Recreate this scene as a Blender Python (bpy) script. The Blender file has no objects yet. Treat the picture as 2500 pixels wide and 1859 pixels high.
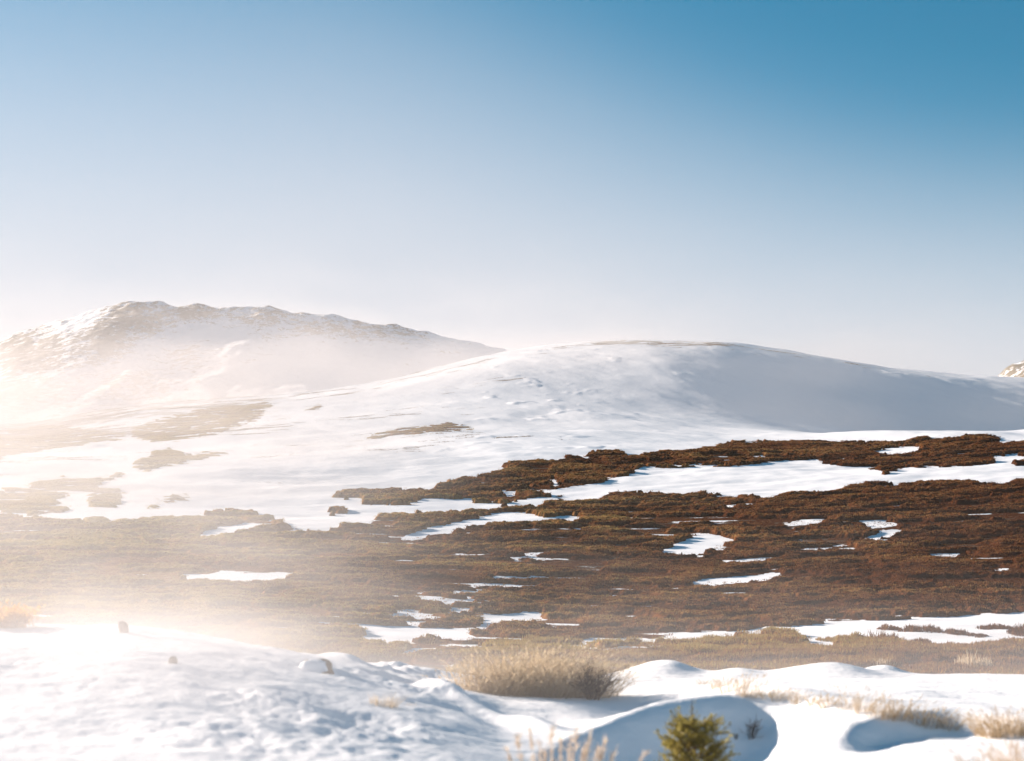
import bpy, math
import numpy as np
from mathutils import Vector

C = bpy.context.scene
COL = C.collection
rng = np.random.default_rng(7)

# ------------------------------------------------------------------ camera, sky, sun, exposure
F, CX, CY = 3434.0, 1250.0, 929.5          # focal length and centre in pixels of the 2500-wide photograph
PITCH = math.radians(7.8)
SUN_AZ, SUN_EL = math.radians(-52.0), math.radians(17.0)   # left of the view, low and slightly ahead

cam_d = bpy.data.cameras.new('camera')
cam_d.sensor_width = 36.0
cam_d.lens = 36.0 * F / 2500.0
cam_d.clip_start, cam_d.clip_end = 0.3, 30000.0
cam_d.dof.use_dof = True
cam_d.dof.focus_distance = 260.0
cam_d.dof.aperture_fstop = cam_d.lens * 0.001 / 0.036      # a 36 mm wide aperture of a larger-format lens
cam = bpy.data.objects.new('camera', cam_d)
cam.rotation_euler = (math.radians(90.0) + PITCH, 0.0, 0.0)
COL.objects.link(cam)
C.camera = cam

w = bpy.data.worlds.new('World')
C.world = w
w.use_nodes = True
nt = w.node_tree
nt.nodes.clear()
sky = nt.nodes.new('ShaderNodeTexSky')
sky.sky_type = 'NISHITA'
sky.sun_disc = False
sky.sun_elevation = SUN_EL
sky.sun_rotation = SUN_AZ
sky.altitude = 2500.0
sky.air_density = 1.0
sky.dust_density = 0.0
sky.ozone_density = 1.0
bg = nt.nodes.new('ShaderNodeBackground')
bg.inputs['Strength'].default_value = 0.10
wo = nt.nodes.new('ShaderNodeOutputWorld')
def _scale(src, k):
    v = nt.nodes.new('ShaderNodeVectorMath'); v.operation = 'SCALE'; v.inputs['Scale'].default_value = k
    nt.links.new(src, v.inputs[0])
    return v.outputs[0]
gam = nt.nodes.new('ShaderNodeGamma')              # film contrast and saturation of the blue
gam.inputs['Gamma'].default_value = 1.0
nt.links.new(_scale(sky.outputs[0], 1 / 3), gam.inputs['Color'])
tint = nt.nodes.new('ShaderNodeVectorMath'); tint.operation = 'MULTIPLY'
tint.inputs[1].default_value = (0.03, 0.98, 1.09)
nt.links.new(gam.outputs[0], tint.inputs[0])
# airborne snow whitens the sky towards the horizon, higher up on the sunny left
tcw = nt.nodes.new('ShaderNodeTexCoord')
sepw = nt.nodes.new('ShaderNodeSeparateXYZ')
nt.links.new(tcw.outputs['Generated'], sepw.inputs[0])
def _m(op, a, b=None):
    q = nt.nodes.new('ShaderNodeMath'); q.operation = op
    for i, v in enumerate((a, b)):
        if v is None: continue
        if hasattr(v, 'links'): nt.links.new(v, q.inputs[i])
        else: q.inputs[i].default_value = v
    return q.outputs[0]
elev = _m('MULTIPLY', _m('ARCSINE', sepw.outputs[2]), 180 / math.pi)
azim = _m('MULTIPLY', _m('ARCTAN2', sepw.outputs[0], sepw.outputs[1]), 180 / math.pi)
mrw = nt.nodes.new('ShaderNodeMapRange'); mrw.interpolation_type = 'SMOOTHSTEP'
nt.links.new(_m('ABSOLUTE', _m('ADD', azim, 62.0)), mrw.inputs[0])
for i, v in enumerate((52.0, 90.0, 1.0, 1.55)): mrw.inputs[1 + i].default_value = v
rw = nt.nodes.new('ShaderNodeValToRGB'); rw.color_ramp.interpolation = 'B_SPLINE'
st = [(0.0, 1.0), (.15, .98), (.26, .90), (.40, .64), (.54, .27), (.66, .02), (.80, 0.0)]
while len(rw.color_ramp.elements) < len(st): rw.color_ramp.elements.new(.5)
for e, (p, v) in zip(rw.color_ramp.elements, st): e.position = p; e.color = (v, v, v, 1)
nt.links.new(_m('DIVIDE', _m('MULTIPLY', elev, mrw.outputs[0]), 40.0), rw.inputs[0])
mixw = nt.nodes.new('ShaderNodeMix'); mixw.data_type = 'RGBA'
nt.links.new(rw.outputs[0], mixw.inputs[0])
nt.links.new(tint.outputs[0], mixw.inputs[6])
mixw.inputs[7].default_value = (2.28, 2.17, 2.25, 1)
nt.links.new(mixw.outputs[2], bg.inputs['Color'])
nt.links.new(bg.outputs[0], wo.inputs['Surface'])

sun_d = bpy.data.lights.new('sun', 'SUN')
sun_d.energy = 4.35
sun_d.angle = math.radians(0.5)
sun_d.color = (1.0, 0.83, 0.70)
sun = bpy.data.objects.new('sun', sun_d)
SUN = Vector((math.sin(SUN_AZ) * math.cos(SUN_EL), math.cos(SUN_AZ) * math.cos(SUN_EL), math.sin(SUN_EL)))
sun.rotation_euler = SUN.to_track_quat('Z', 'Y').to_euler()
COL.objects.link(sun)

C.view_settings.view_transform = 'Standard'
C.view_settings.look = 'None'
C.view_settings.exposure = 1.84
C.view_settings.gamma = 1.0
C.render.engine = 'CYCLES'
C.cycles.max_bounces = 6
C.cycles.diffuse_bounces = 3
C.cycles.transmission_bounces = 3
C.cycles.volume_bounces = 1
C.cycles.volume_step_rate = 1.0
C.cycles.volume_max_steps = 64
C.cycles.use_denoising = True

# ------------------------------------------------------------------ helpers
TP = math.tan(PITCH)
CP, SP = math.cos(PITCH), math.sin(PITCH)

def tslope(row):
    """z / y of a point seen on this row of the photograph"""
    q = (CY - np.asarray(row, float)) / F
    return (q + TP) / (1 - q * TP)

def ucol(px, t=0.0):
    """x / y of a point seen in this column"""
    return (np.asarray(px, float) - CX) / F * (CP + t * SP)

def project(x, y, z):
    d = y * CP + z * SP
    return CX + F * x / d, CY - F * (z * CP - y * SP) / d

def _hash(ix, iy, seed):
    h = (ix.astype(np.int64) * 374761393 + iy.astype(np.int64) * 668265263 + seed * 1442695041) & 0xFFFFFFFF
    h = ((h ^ (h >> 13)) * 1274126177) & 0xFFFFFFFF
    h = ((h ^ (h >> 16)) * 2246822519) & 0xFFFFFFFF
    return ((h ^ (h >> 13)) & 0xFFFFFF) / float(0xFFFFFF)

def vnoise(x, y, seed=0):
    """value noise, -1..1"""
    x = np.asarray(x, float); y = np.asarray(y, float)
    ix = np.floor(x); iy = np.floor(y)
    fx = x - ix; fy = y - iy
    fx = fx * fx * fx * (fx * (fx * 6 - 15) + 10); fy = fy * fy * fy * (fy * (fy * 6 - 15) + 10)
    a = _hash(ix, iy, seed); b = _hash(ix + 1, iy, seed); c = _hash(ix, iy + 1, seed); d = _hash(ix + 1, iy + 1, seed)
    return ((a * (1 - fx) + b * fx) * (1 - fy) + (c * (1 - fx) + d * fx) * fy) * 2 - 1

def fbm(x, y, octaves=4, seed=0, gain=0.5):
    s = 0.0; a = 1.0; n = 0.0
    for k in range(octaves):
        ca, sa = math.cos(0.6 * k), math.sin(0.6 * k)
        f = 2.03 ** k
        s = s + a * vnoise((x * ca - y * sa) * f + 17.3 * k, (x * sa + y * ca) * f - 9.1 * k, seed + k)
        n += a; a *= gain
    return s / n

def ridged(x, y, octaves=4, seed=0, gain=0.5):
    s = 0.0; a = 1.0; n = 0.0
    for k in range(octaves):
        ca, sa = math.cos(0.7 * k + .2), math.sin(0.7 * k + .2)
        f = 2.07 ** k
        v = 1 - np.abs(vnoise((x * ca - y * sa) * f + 5.3 * k, (x * sa + y * ca) * f + 3.7 * k, seed + k)) * 1.6
        s = s + a * v; n += a; a *= gain
    return s / n

def sstep(a, b, x):
    t = np.clip((np.asarray(x, float) - a) / (b - a), 0, 1)
    return t * t * (3 - 2 * t)

def pchip(xk, yk, x):
    """monotone cubic interpolation; yk may be (K, M) for M curves evaluated at all x -> (len(x), M)"""
    xk = np.asarray(xk, float); yk = np.asarray(yk, float)
    flat = yk.ndim == 1
    if flat: yk = yk[:, None]
    h = np.diff(xk)[:, None]; d = np.diff(yk, axis=0) / h
    m = np.zeros_like(yk)
    m[0] = d[0]; m[-1] = d[-1]
    w1 = 2 * h[1:] + h[:-1]; w2 = h[1:] + 2 * h[:-1]
    with np.errstate(divide='ignore', invalid='ignore'):
        hm = (w1 + w2) / (w1 / d[:-1] + w2 / d[1:])
    m[1:-1] = np.where(d[:-1] * d[1:] > 0, hm, 0)
    x = np.clip(np.asarray(x, float), xk[0], xk[-1])
    i = np.clip(np.searchsorted(xk, x) - 1, 0, len(xk) - 2)
    hh = h[i]; t = ((x - xk[i])[:, None]) / hh
    r = ((1 + 2 * t) * (1 - t) ** 2) * yk[i] + t * (1 - t) ** 2 * hh * m[i] + t * t * (3 - 2 * t) * yk[i + 1] + t * t * (t - 1) * hh * m[i + 1]
    return r[:, 0] if flat else r

def curve(pts, x):
    p = np.asarray(pts, float)
    return pchip(p[:, 0], p[:, 1], np.ravel(x)).reshape(np.shape(x))

def mesh_from(name, verts, faces, mat=None, attrs=None, smooth=False, parent=None):
    """faces: (N, 3) or (N, 4) integer array"""
    verts = np.asarray(verts, np.float32); faces = np.asarray(faces, np.int32)
    k = faces.shape[1]
    me = bpy.data.meshes.new(name)
    me.vertices.add(len(verts)); me.vertices.foreach_set('co', verts.ravel())
    me.loops.add(faces.size); me.loops.foreach_set('vertex_index', faces.ravel())
    me.polygons.add(len(faces)); me.polygons.foreach_set('loop_start', np.arange(0, faces.size, k, dtype=np.int32))
    if smooth is not False:
        me.polygons.foreach_set('use_smooth', np.ones(len(faces), bool) if smooth is True else smooth)
    for an, av in (attrs or {}).items():
        a = me.attributes.new(an, 'FLOAT', 'POINT')
        a.data.foreach_set('value', np.asarray(av, np.float32).ravel())
    me.update(calc_edges=True)
    if mat: me.materials.append(mat)
    o = bpy.data.objects.new(name, me)
    COL.objects.link(o)
    if parent is not None: o.parent = parent
    return o

def thing(name, label, cat, loc=(0, 0, 0), rz=0.0, group=None):
    o = bpy.data.objects.new(name, None)
    o.empty_display_size = 0.2
    o.location = loc; o.rotation_euler = (0, 0, rz)
    COL.objects.link(o)
    o['label'] = label; o['category'] = cat
    if group: o['group'] = group
    return o

def tag(o, label=None, cat=None, group=None, kind=None):
    if label: o['label'] = label
    if cat: o['category'] = cat
    if group: o['group'] = group
    if kind: o['kind'] = kind
    return o

def material(name):
    m = bpy.data.materials.new(name); m.use_nodes = True
    n = m.node_tree.nodes; l = m.node_tree.links
    n.clear()
    out = n.new('ShaderNodeOutputMaterial')
    return m, n, l, out

def mixcol(n, l, fac, a, b):
    x = n.new('ShaderNodeMix'); x.data_type = 'RGBA'
    for s, v in ((0, fac), (6, a), (7, b)):
        if hasattr(v, 'links'): l.new(v, x.inputs[s])
        else: x.inputs[s].default_value = v if s == 0 else (*v, 1)
    return x.outputs[2]

def mathn(n, l, op, a, b=None, clamp=False):
    x = n.new('ShaderNodeMath'); x.operation = op; x.use_clamp = clamp
    for i, v in enumerate((a, b)):
        if v is None: continue
        if hasattr(v, 'links'): l.new(v, x.inputs[i])
        else: x.inputs[i].default_value = v
    return x.outputs[0]

def noise_tex(n, l, scale, detail=4.0, vec=None, rough=0.55):
    t = n.new('ShaderNodeTexNoise')
    t.inputs['Scale'].default_value = scale; t.inputs['Detail'].default_value = detail; t.inputs['Roughness'].default_value = rough
    if vec is not None: l.new(vec, t.inputs['Vector'])
    return t.outputs['Fac']

def ramp(n, l, fac, stops):
    r = n.new('ShaderNodeValToRGB')
    e = r.color_ramp.elements
    while len(e) < len(stops): e.new(0.5)
    for i, (p, c) in enumerate(stops):
        e[i].position = p; e[i].color = (*c, 1) if len(c) == 3 else c
    l.new(fac, r.inputs[0])
    return r.outputs[0]

# ------------------------------------------------------------------ the lie of the land
GX = np.array([-1400, 0, 300, 600, 900, 1100, 1250, 1400, 1600, 1750, 1900, 2050, 2200, 2350, 2500, 3900], float)   # columns
# near ground: heights (m, eye level = 0) at depths
ND = np.array([-300, 2, 8, 11, 14, 17, 20, 22, 24, 28, 32, 38, 45], float)
NZ = {  # column: heights at ND
    -1400: [-1.6, -1.6, -1.5, -1.25, -0.95, -0.70, -0.60, -0.60, -0.7, -1.1, -1.7, -2.6, -3.3],
    0:     [-1.6, -1.6, -1.56, -1.47, -1.32, -1.10, -0.88, -0.80, -0.86, -1.3, -1.9, -2.8, -3.5],
    300:   [-1.6, -1.6, -1.56, -1.48, -1.33, -1.12, -0.90, -0.83, -0.90, -1.3, -1.95, -2.8, -3.5],
    600:   [-1.6, -1.6, -1.57, -1.52, -1.41, -1.26, -1.13, -1.10, -1.18, -1.6, -2.1, -2.9, -3.5],
    900:   [-1.6, -1.6, -1.60, -1.58, -1.55, -1.50, -1.48, -1.50, -1.56, -1.80, -2.25, -3.0, -3.5],
    1100:  [-1.6, -1.6, -1.62, -1.64, -1.66, -1.66, -1.69, -1.76, -1.86, -1.97, -2.3, -3.1, -3.6],
    1250:  [-1.6, -1.6, -1.64, -1.70, -1.78, -1.83, -1.86, -1.92, -1.98, -2.06, -2.4, -3.2, -3.7],
    1400:  [-1.6, -1.6, -1.66, -1.75, -1.83, -1.84, -1.84, -1.92, -2.02, -2.08, -2.35, -3.2, -3.7],
    1600:  [-1.6, -1.6, -1.64, -1.70, -1.70, -1.64, -1.74, -1.88, -1.98, -2.02, -2.10, -3.0, -3.7],
    1750:  [-1.6, -1.6, -1.62, -1.66, -1.64, -1.58, -1.66, -1.78, -1.88, -2.02, -2.18, -2.9, -3.7],
    1900:  [-1.6, -1.6, -1.60, -1.62, -1.62, -1.58, -1.64, -1.72, -1.82, -2.00, -2.20, -2.9, -3.7],
    2050:  [-1.6, -1.6, -1.58, -1.58, -1.60, -1.60, -1.64, -1.72, -1.82, -2.00, -2.20, -2.9, -3.7],
    2200:  [-1.6, -1.6, -1.56, -1.54, -1.56, -1.60, -1.66, -1.74, -1.84, -2.02, -2.22, -2.9, -3.7],
    2350:  [-1.6, -1.6, -1.54, -1.52, -1.55, -1.62, -1.70, -1.78, -1.88, -2.04, -2.24, -2.9, -3.7],
    2500:  [-1.6, -1.6, -1.53, -1.52, -1.57, -1.64, -1.73, -1.80, -1.90, -2.06, -2.26, -2.9, -3.7],
    3900:  [-1.6, -1.6, -1.5, -1.5, -1.55, -1.64, -1.73, -1.80, -1.90, -2.06, -2.26, -2.9, -3.7],
}
# far ground: rows of the photograph at depths
FD = np.array([70, 100, 150, 220, 300, 400, 500, 600, 700, 830, 980, 1150, 1350, 1500, 1750, 2200, 6000], float)
FR = {
    -1400: [1600, 1530, 1430, 1330, 1255, 1190, 1140, 1120, 1105, 1092, 1085, 1082, 1085, 1095, 1140, 1240, 1330],
    0:     [1600, 1530, 1430, 1330, 1250, 1180, 1128, 1105, 1088, 1068, 1052, 1043, 1040, 1050, 1110, 1230, 1330],
    300:   [1610, 1540, 1438, 1334, 1254, 1184, 1128, 1100, 1076, 1044, 1016, 1000, 995, 1006, 1070, 1210, 1330],
    600:   [1625, 1552, 1445, 1340, 1260, 1190, 1126, 1090, 1060, 1024, 994, 976, 971, 984, 1060, 1210, 1330],
    900:   [1640, 1568, 1453, 1348, 1264, 1190, 1116, 1078, 1046, 1006, 970, 948, 940, 955, 1040, 1205, 1330],
    1100:  [1648, 1576, 1462, 1354, 1262, 1182, 1106, 1068, 1036, 994, 948, 908, 890, 903, 1010, 1200, 1330],
    1250:  [1650, 1580, 1470, 1356, 1260, 1178, 1100, 1064, 1032, 988, 938, 884, 858, 866, 990, 1195, 1330],
    1400:  [1650, 1582, 1476, 1360, 1260, 1174, 1098, 1064, 1034, 990, 936, 878, 843, 846, 980, 1195, 1330],
    1600:  [1650, 1582, 1480, 1364, 1259, 1168, 1096, 1068, 1042, 1002, 942, 876, 837, 842, 980, 1195, 1330],
    1750:  [1648, 1580, 1478, 1362, 1256, 1163, 1092, 1068, 1050, 1018, 960, 890, 840, 847, 985, 1195, 1330],
    1900:  [1646, 1577, 1474, 1358, 1250, 1158, 1088, 1066, 1055, 1042, 990, 918, 859, 866, 995, 1200, 1330],
    2050:  [1645, 1573, 1469, 1353, 1244, 1153, 1083, 1062, 1066, 1066, 1036, 952, 881, 888, 1010, 1200, 1330],
    2200:  [1645, 1570, 1464, 1347, 1238, 1148, 1078, 1059, 1074, 1090, 1068, 982, 901, 908, 1020, 1205, 1330],
    2350:  [1647, 1570, 1460, 1342, 1231, 1142, 1073, 1055, 1078, 1096, 1082, 996, 917, 924, 1030, 1210, 1330],
    2500:  [1650, 1570, 1455, 1338, 1224, 1136, 1067, 1050, 1080, 1100, 1092, 1012, 930, 937, 1040, 1210, 1330],
    3900:  [1650, 1570, 1440, 1320, 1190, 1100, 1035, 1020, 1090, 1130, 1150, 1070, 970, 990, 1090, 1230, 1330],
}
TD = np.concatenate([ND, FD])
TZ = np.array([NZ[int(g)] + list(tslope(FR[int(g)]) * FD) for g in GX])      # (columns, depths)
DW = np.sign(TD) * np.log1p(np.abs(TD) / 6.0)

def land_grid(u, D):
    """heights on the grid of columns u (x / y) by depths D"""
    c = pchip(DW, TZ.T, np.sign(D) * np.log1p(np.abs(D) / 6.0))              # (len D, columns)
    return pchip(GX, c.T, CX + F * u).T                                       # (len D, len u)

def px_of(u): return CX + F * u

# crests of the foreground drifts: column, depth
CREST_B = [(1330, 15.6), (1450, 16.3), (1560, 17.0), (1650, 17.5), (1780, 17.9), (1900, 17.7), (1990, 16.9), (2060, 15.5), (2120, 14.0)]
CREST_C = [(2000, 15.0), (2080, 15.3), (2180, 15.7), (2280, 15.8), (2400, 15.5)]

def detail(u, D):
    """metres added to the smooth land: drifts, lumps, wind ripples, hummocks (u, D broadcast)"""
    x = u * np.where(D < 8, 8 + np.abs(D - 8), D); y = D + 0 * u
    px = px_of(u) + 0 * D
    z = 0.0 * px
    near = sstep(3, 8, D) * (1 - sstep(34, 50, D))
    wob = 0.22 * fbm(x * .9, y * .9, 2, 61)
    # slip face B with the big shaded hollow in front of it
    d = curve(CREST_B, px) + wob - D
    amp = sstep(1300, 1480, px) * (1 - sstep(1780, 2080, px))
    z = z - near * amp * 0.56 * sstep(-0.2, 1.0, d / 1.4) * (1 - 0.25 * sstep(1.6, 5.5, d))
    z = z + near * amp * 0.10 * np.exp(-((d + .15) / .6) ** 2)
    # slip face C, shorter, under the grass ridge
    d = curve(CREST_C, px) + .5 * wob - D
    amp = sstep(1990, 2140, px) * (1 - sstep(2320, 2470, px))
    z = z - near * amp * 0.23 * sstep(-0.1, 0.6, d) * (1 - 0.9 * sstep(.9, 2.6, d))
    # the grass ridge running from the bush towards the lower right
    rd = curve([(1500, 25), (1700, 23.0), (1900, 19.0), (2100, 16.6), (2300, 15.2), (2500, 14.6)], px)
    z = z + near * 0.10 * np.exp(-((D - rd) / 1.3) ** 2) * sstep(1550, 1750, px)
    # bowl behind crest B and its left rim
    z = z - near * 0.30 * np.exp(-((px - 1290) / 150) ** 2 - ((D - 19.6) / 1.7) ** 2)
    z = z - near * 0.26 * np.exp(-((px - 1530) / 140) ** 2 - ((D - 21.3) / 1.7) ** 2)
    ld = curve([(950, 22.5), (1090, 20.4), (1400, 16.6)], px)
    z = z + near * 0.20 * np.exp(-((D - ld) / .7) ** 2) * sstep(1000, 1090, px) * (1 - sstep(1260, 1420, px))
    # snowed-over mounds on the far lip of the foreground
    for mx, md, mh, mw, ml in ((1622, 29.5, .26, 90, 1.4), (2020, 29.5, .24, 130, 1.6), (1790, 29, .14, 70, 1.2), (2140, 33, .2, 70, 1.5), (1010, 27, .22, 80, 1.3), (850, 25, .16, 70, 1.2)):
        q = ((px - mx) / mw) ** 2
        q = np.where(px > mx, q * 1.8, q) + ((D - md) / ml) ** 2
        z = z + mh * np.exp(-q)
    # rough wind-broken snow on the left bank, smoother elsewhere
    rough = near * (0.35 + 0.65 * sstep(150, 560, px)) * (1 - sstep(1000, 1220, px)) + near * .10
    rough = rough * (.35 + .95 * sstep(-.35, .40, fbm(x * .28, y * .22, 2, 13)))
    lump = fbm(x * 1.5 + y * .5, y * 1.1, 4, 11, .55)
    z = z + rough * (0.065 * lump + 0.035 * np.abs(fbm(x * 3.6, y * 2.2, 3, 15)))
    z = z - rough * 0.12 * sstep(.28, .62, fbm(x * .62, y * .55, 2, 19))
    z = z + near * 0.035 * fbm(x * .55, y * .4, 3, 21) + near * (.016 * fbm(x * 1.6 - y * .5, y * 3.4, 4, 24) + .012 * ridged(x * .9 + y * .4, y * 2.6, 3, 27))
    # middle distance and hill: streamlined sastrugi and hummocks
    far = sstep(48, 75, D)
    z = z + far * (1 - sstep(420, 620, D)) * ((.5 + .45 * sstep(250, 400, D)) * fbm(x / 32, y / 22, 4, 31) + 0.12 * fbm(x / 7.0, y / 4.5, 3, 35))
    hill = sstep(330, 520, D)
    z = z + hill * (2.6 * fbm(x / 130, y / 150, 3, 41) + 1.0 * fbm(x / 46 + y / 160, y / 75, 3, 45) + 0.40 * fbm(x / 17 + y / 60, y / 30, 4, 48)) * (1 + .55 * sstep(1800, 2200, px))
    hm = np.clip(fbm(x / 14, y / 22, 3, 52) - .30, 0, 1) * sstep(-.1, .3, fbm(x / 90, y / 90, 2, 57))
    z = z + hill * 1.0 * hm * (1 - .8 * sstep(1300, 1700, px))
    z = z + hill * .5 * hm
    return z

def land(x, y):
    """height at scattered points (y > 8), interpolated on the built grid"""
    u = x / y
    cu = np.interp(u, GU, np.arange(len(GU))); cd = np.interp(y, GD, np.arange(len(GD)))
    i = np.clip(cu.astype(int), 0, len(GU) - 2); j = np.clip(cd.astype(int), 0, len(GD) - 2)
    fu = cu - i; fd = cd - j
    return (GZ[j, i] * (1 - fu) + GZ[j, i + 1] * fu) * (1 - fd) + (GZ[j + 1, i] * (1 - fu) + GZ[j + 1, i + 1] * fu) * fd

GU = np.concatenate([np.linspace(-1.5, -.46, 60)[:-1], np.linspace(-.46, .46, 1000), np.linspace(.46, 1.5, 60)[1:]])
def logsp(a, b, n): return np.exp(np.linspace(math.log(a), math.log(b), n, endpoint=False))
GD = np.concatenate([[-300, -120, -50, -20, -8, 0, 4, 6, 7.2], logsp(8, 36, 400), logsp(36, 72, 50), logsp(72, 560, 420), logsp(560, 1520, 320), logsp(1520, 6000, 40), [6000]])
GZ = land_grid(GU, GD)
GZ = GZ + detail(GU[None, :], GD[:, None])

# ------------------------------------------------------------------ where the scrub grows (outlines, looked up on the slope)
BELT = [(-400, 1262), (0, 1265), (40, 1267), (101, 1275), (202, 1281), (324, 1275), (405, 1269), (486, 1257), (547, 1249), (608, 1249), (660, 1266), (697, 1285), (749, 1295), (800, 1297), (840, 1287), (901, 1287), (905, 1277), (921, 1267), (962, 1261), (990, 1265), (1015, 1259), (1083, 1257), (1164, 1253), (1205, 1242), (1237, 1238), (1294, 1237), (1310, 1242), (1339, 1232), (1407, 1228), (1468, 1218), (1501, 1208), (1600, 1207), (1721, 1209), (1782, 1210), (1851, 1218), (1879, 1221), (1924, 1212), (2005, 1202), (2106, 1187), (2207, 1181), (2370, 1179), (2500, 1177), (2900, 1170), (2900, 1490), (2500, 1498), (2370, 1502), (2207, 1512), (2086, 1518), (1964, 1524), (1883, 1532), (1819, 1544), (1721, 1548), (1600, 1560), (1570, 1560), (1448, 1562), (1387, 1568), (1330, 1574), (1205, 1577), (1156, 1579), (1100, 1640), (700, 1660), (-400, 1700)]
HOLES = [
    [(478, 1316), (500, 1300), (527, 1290), (570, 1284), (600, 1277), (650, 1278), (690, 1286), (640, 1293), (575, 1302), (545, 1314), (510, 1319)],
    [(443, 1403), (470, 1407), (510, 1406), (545, 1396), (575, 1401), (650, 1402), (737, 1402), (700, 1412), (650, 1422), (590, 1424), (550, 1420), (500, 1422), (460, 1417)],
    [(978, 1320), (1000, 1303), (1060, 1286), (1150, 1270), (1240, 1249), (1300, 1254), (1330, 1263), (1390, 1258), (1422, 1263), (1410, 1279), (1330, 1281), (1240, 1280), (1150, 1285), (1120, 1296), (1085, 1311), (1040, 1313)],
    [(1570, 1356), (1620, 1345), (1660, 1325), (1710, 1307), (1760, 1307), (1790, 1318), (1800, 1326), (1770, 1335), (1725, 1345), (1718, 1359), (1680, 1358), (1600, 1359)],
    [(2108, 1309), (2150, 1300), (2200, 1297), (2280, 1288), (2200, 1304), (2180, 1317), (2140, 1319)],
    [(1675, 1427), (1740, 1417), (1800, 1409), (1880, 1401), (1915, 1399), (1880, 1411), (1820, 1421), (1740, 1429)],
    [(1455, 1461), (1500, 1454), (1509, 1460), (1490, 1470)],
    [(1165, 1528), (1180, 1510), (1220, 1502), (1290, 1496), (1320, 1501), (1337, 1507), (1280, 1521), (1230, 1531), (1180, 1537)],
    [(866, 1530), (940, 1532), (1016, 1535), (1090, 1539), (1162, 1540), (1137, 1562), (1028, 1562), (949, 1578), (885, 1568)],
    [(987, 1598), (1010, 1581), (1130, 1575), (1160, 1577), (1156, 1589), (1080, 1596), (1040, 1603), (1000, 1610)],
    [(1935, 1457), (1950, 1455), (1948, 1466), (1938, 1466)],
    [(2380, 1396), (2450, 1392), (2470, 1398), (2410, 1402)],
]
SPECKLE = [   # thin scrub with much snow between
    [(930, 1452), (1100, 1450), (1200, 1410), (1330, 1402), (1350, 1425), (1280, 1450), (1200, 1485), (1100, 1500), (1010, 1540), (850, 1535), (780, 1520), (850, 1490)],
    [(1955, 1330), (2000, 1329), (2060, 1326), (2150, 1326), (2130, 1340), (2060, 1344), (1970, 1342)],
    [(1880, 1280), (1990, 1270), (2080, 1272), (2000, 1284)], [(2100, 1270), (2160, 1265), (2200, 1280), (2120, 1296)],
    [(1760, 1370), (1870, 1362), (1870, 1384), (1770, 1382)], [(2160, 1235), (2240, 1228), (2230, 1246)], [(2250, 1355), (2350, 1345), (2340, 1362), (2260, 1364)],
    [(1440, 1330), (1490, 1305), (1510, 1312), (1470, 1332)], [(1240, 1360), (1380, 1345), (1390, 1360), (1260, 1372)],
]
BANDS = [
    [(816, 1215), (845, 1205), (889, 1202), (962, 1198), (1015, 1202), (1051, 1200), (1075, 1185), (1152, 1170), (1197, 1156), (1237, 1152), (1229, 1136), (1306, 1129), (1379, 1125), (1375, 1116), (1432, 1119), (1440, 1108), (1497, 1103), (1549, 1117), (1570, 1113), (1630, 1107), (1701, 1104), (1758, 1092), (1798, 1080), (1883, 1081), (1964, 1081), (2066, 1081), (2167, 1085), (2207, 1081), (2268, 1069), (2369, 1065), (2434, 1071), (2450, 1081), (2500, 1083), (2900, 1083), (2900, 1112), (2500, 1116), (2483, 1108), (2426, 1110), (2430, 1128), (2369, 1138), (2248, 1141), (2207, 1143), (2159, 1160), (2147, 1145), (2045, 1137), (2013, 1133), (1989, 1123), (1924, 1121), (1883, 1127), (1811, 1137), (1681, 1137), (1600, 1141), (1570, 1137), (1545, 1154), (1488, 1170), (1464, 1180), (1347, 1198), (1225, 1198), (1144, 1220), (1043, 1218), (982, 1235), (934, 1231), (893, 1235), (881, 1216), (840, 1220)],
    [(1148, 1223), (1164, 1209), (1213, 1202), (1237, 1212), (1286, 1202), (1302, 1208), (1379, 1213), (1375, 1220), (1318, 1216), (1278, 1220), (1221, 1229), (1164, 1229)],
    [(2478, 1130), (2520, 1128), (2520, 1138), (2480, 1138)],
    [(790, 1255), (815, 1248), (834, 1244), (845, 1249), (810, 1258)],
]
BAND_HOLES = [[(2118, 1105), (2180, 1092), (2232, 1087), (2252, 1100), (2215, 1111), (2155, 1111)], [(1810, 1115), (1860, 1109), (1868, 1117)], [(1232, 1170), (1270, 1163), (1262, 1172)], [(1340, 1182), (1355, 1160), (1366, 1184)]]
LOWER = [   # grassy strip just beyond the foreground
    [(1150, 1592), (1205, 1580), (1330, 1580), (1500, 1580), (1600, 1577), (1701, 1577), (1770, 1561), (1883, 1549), (1944, 1556), (1977, 1567), (1985, 1585), (2010, 1598), (2037, 1590), (2050, 1568), (2098, 1556), (2207, 1572), (2260, 1588), (2330, 1594), (2434, 1584), (2470, 1572), (2900, 1570), (2900, 1680), (1100, 1690), (1120, 1610)],
]
LOWER_HOLES = [[(2205, 1592), (2250, 1590), (2256, 1598), (2210, 1599)], [(2270, 1620), (2320, 1617), (2316, 1624)], [(2200, 1630), (2240, 1629), (2240, 1638)], [(1890, 1578), (1960, 1572), (1976, 1580), (1900, 1583)]]
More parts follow.
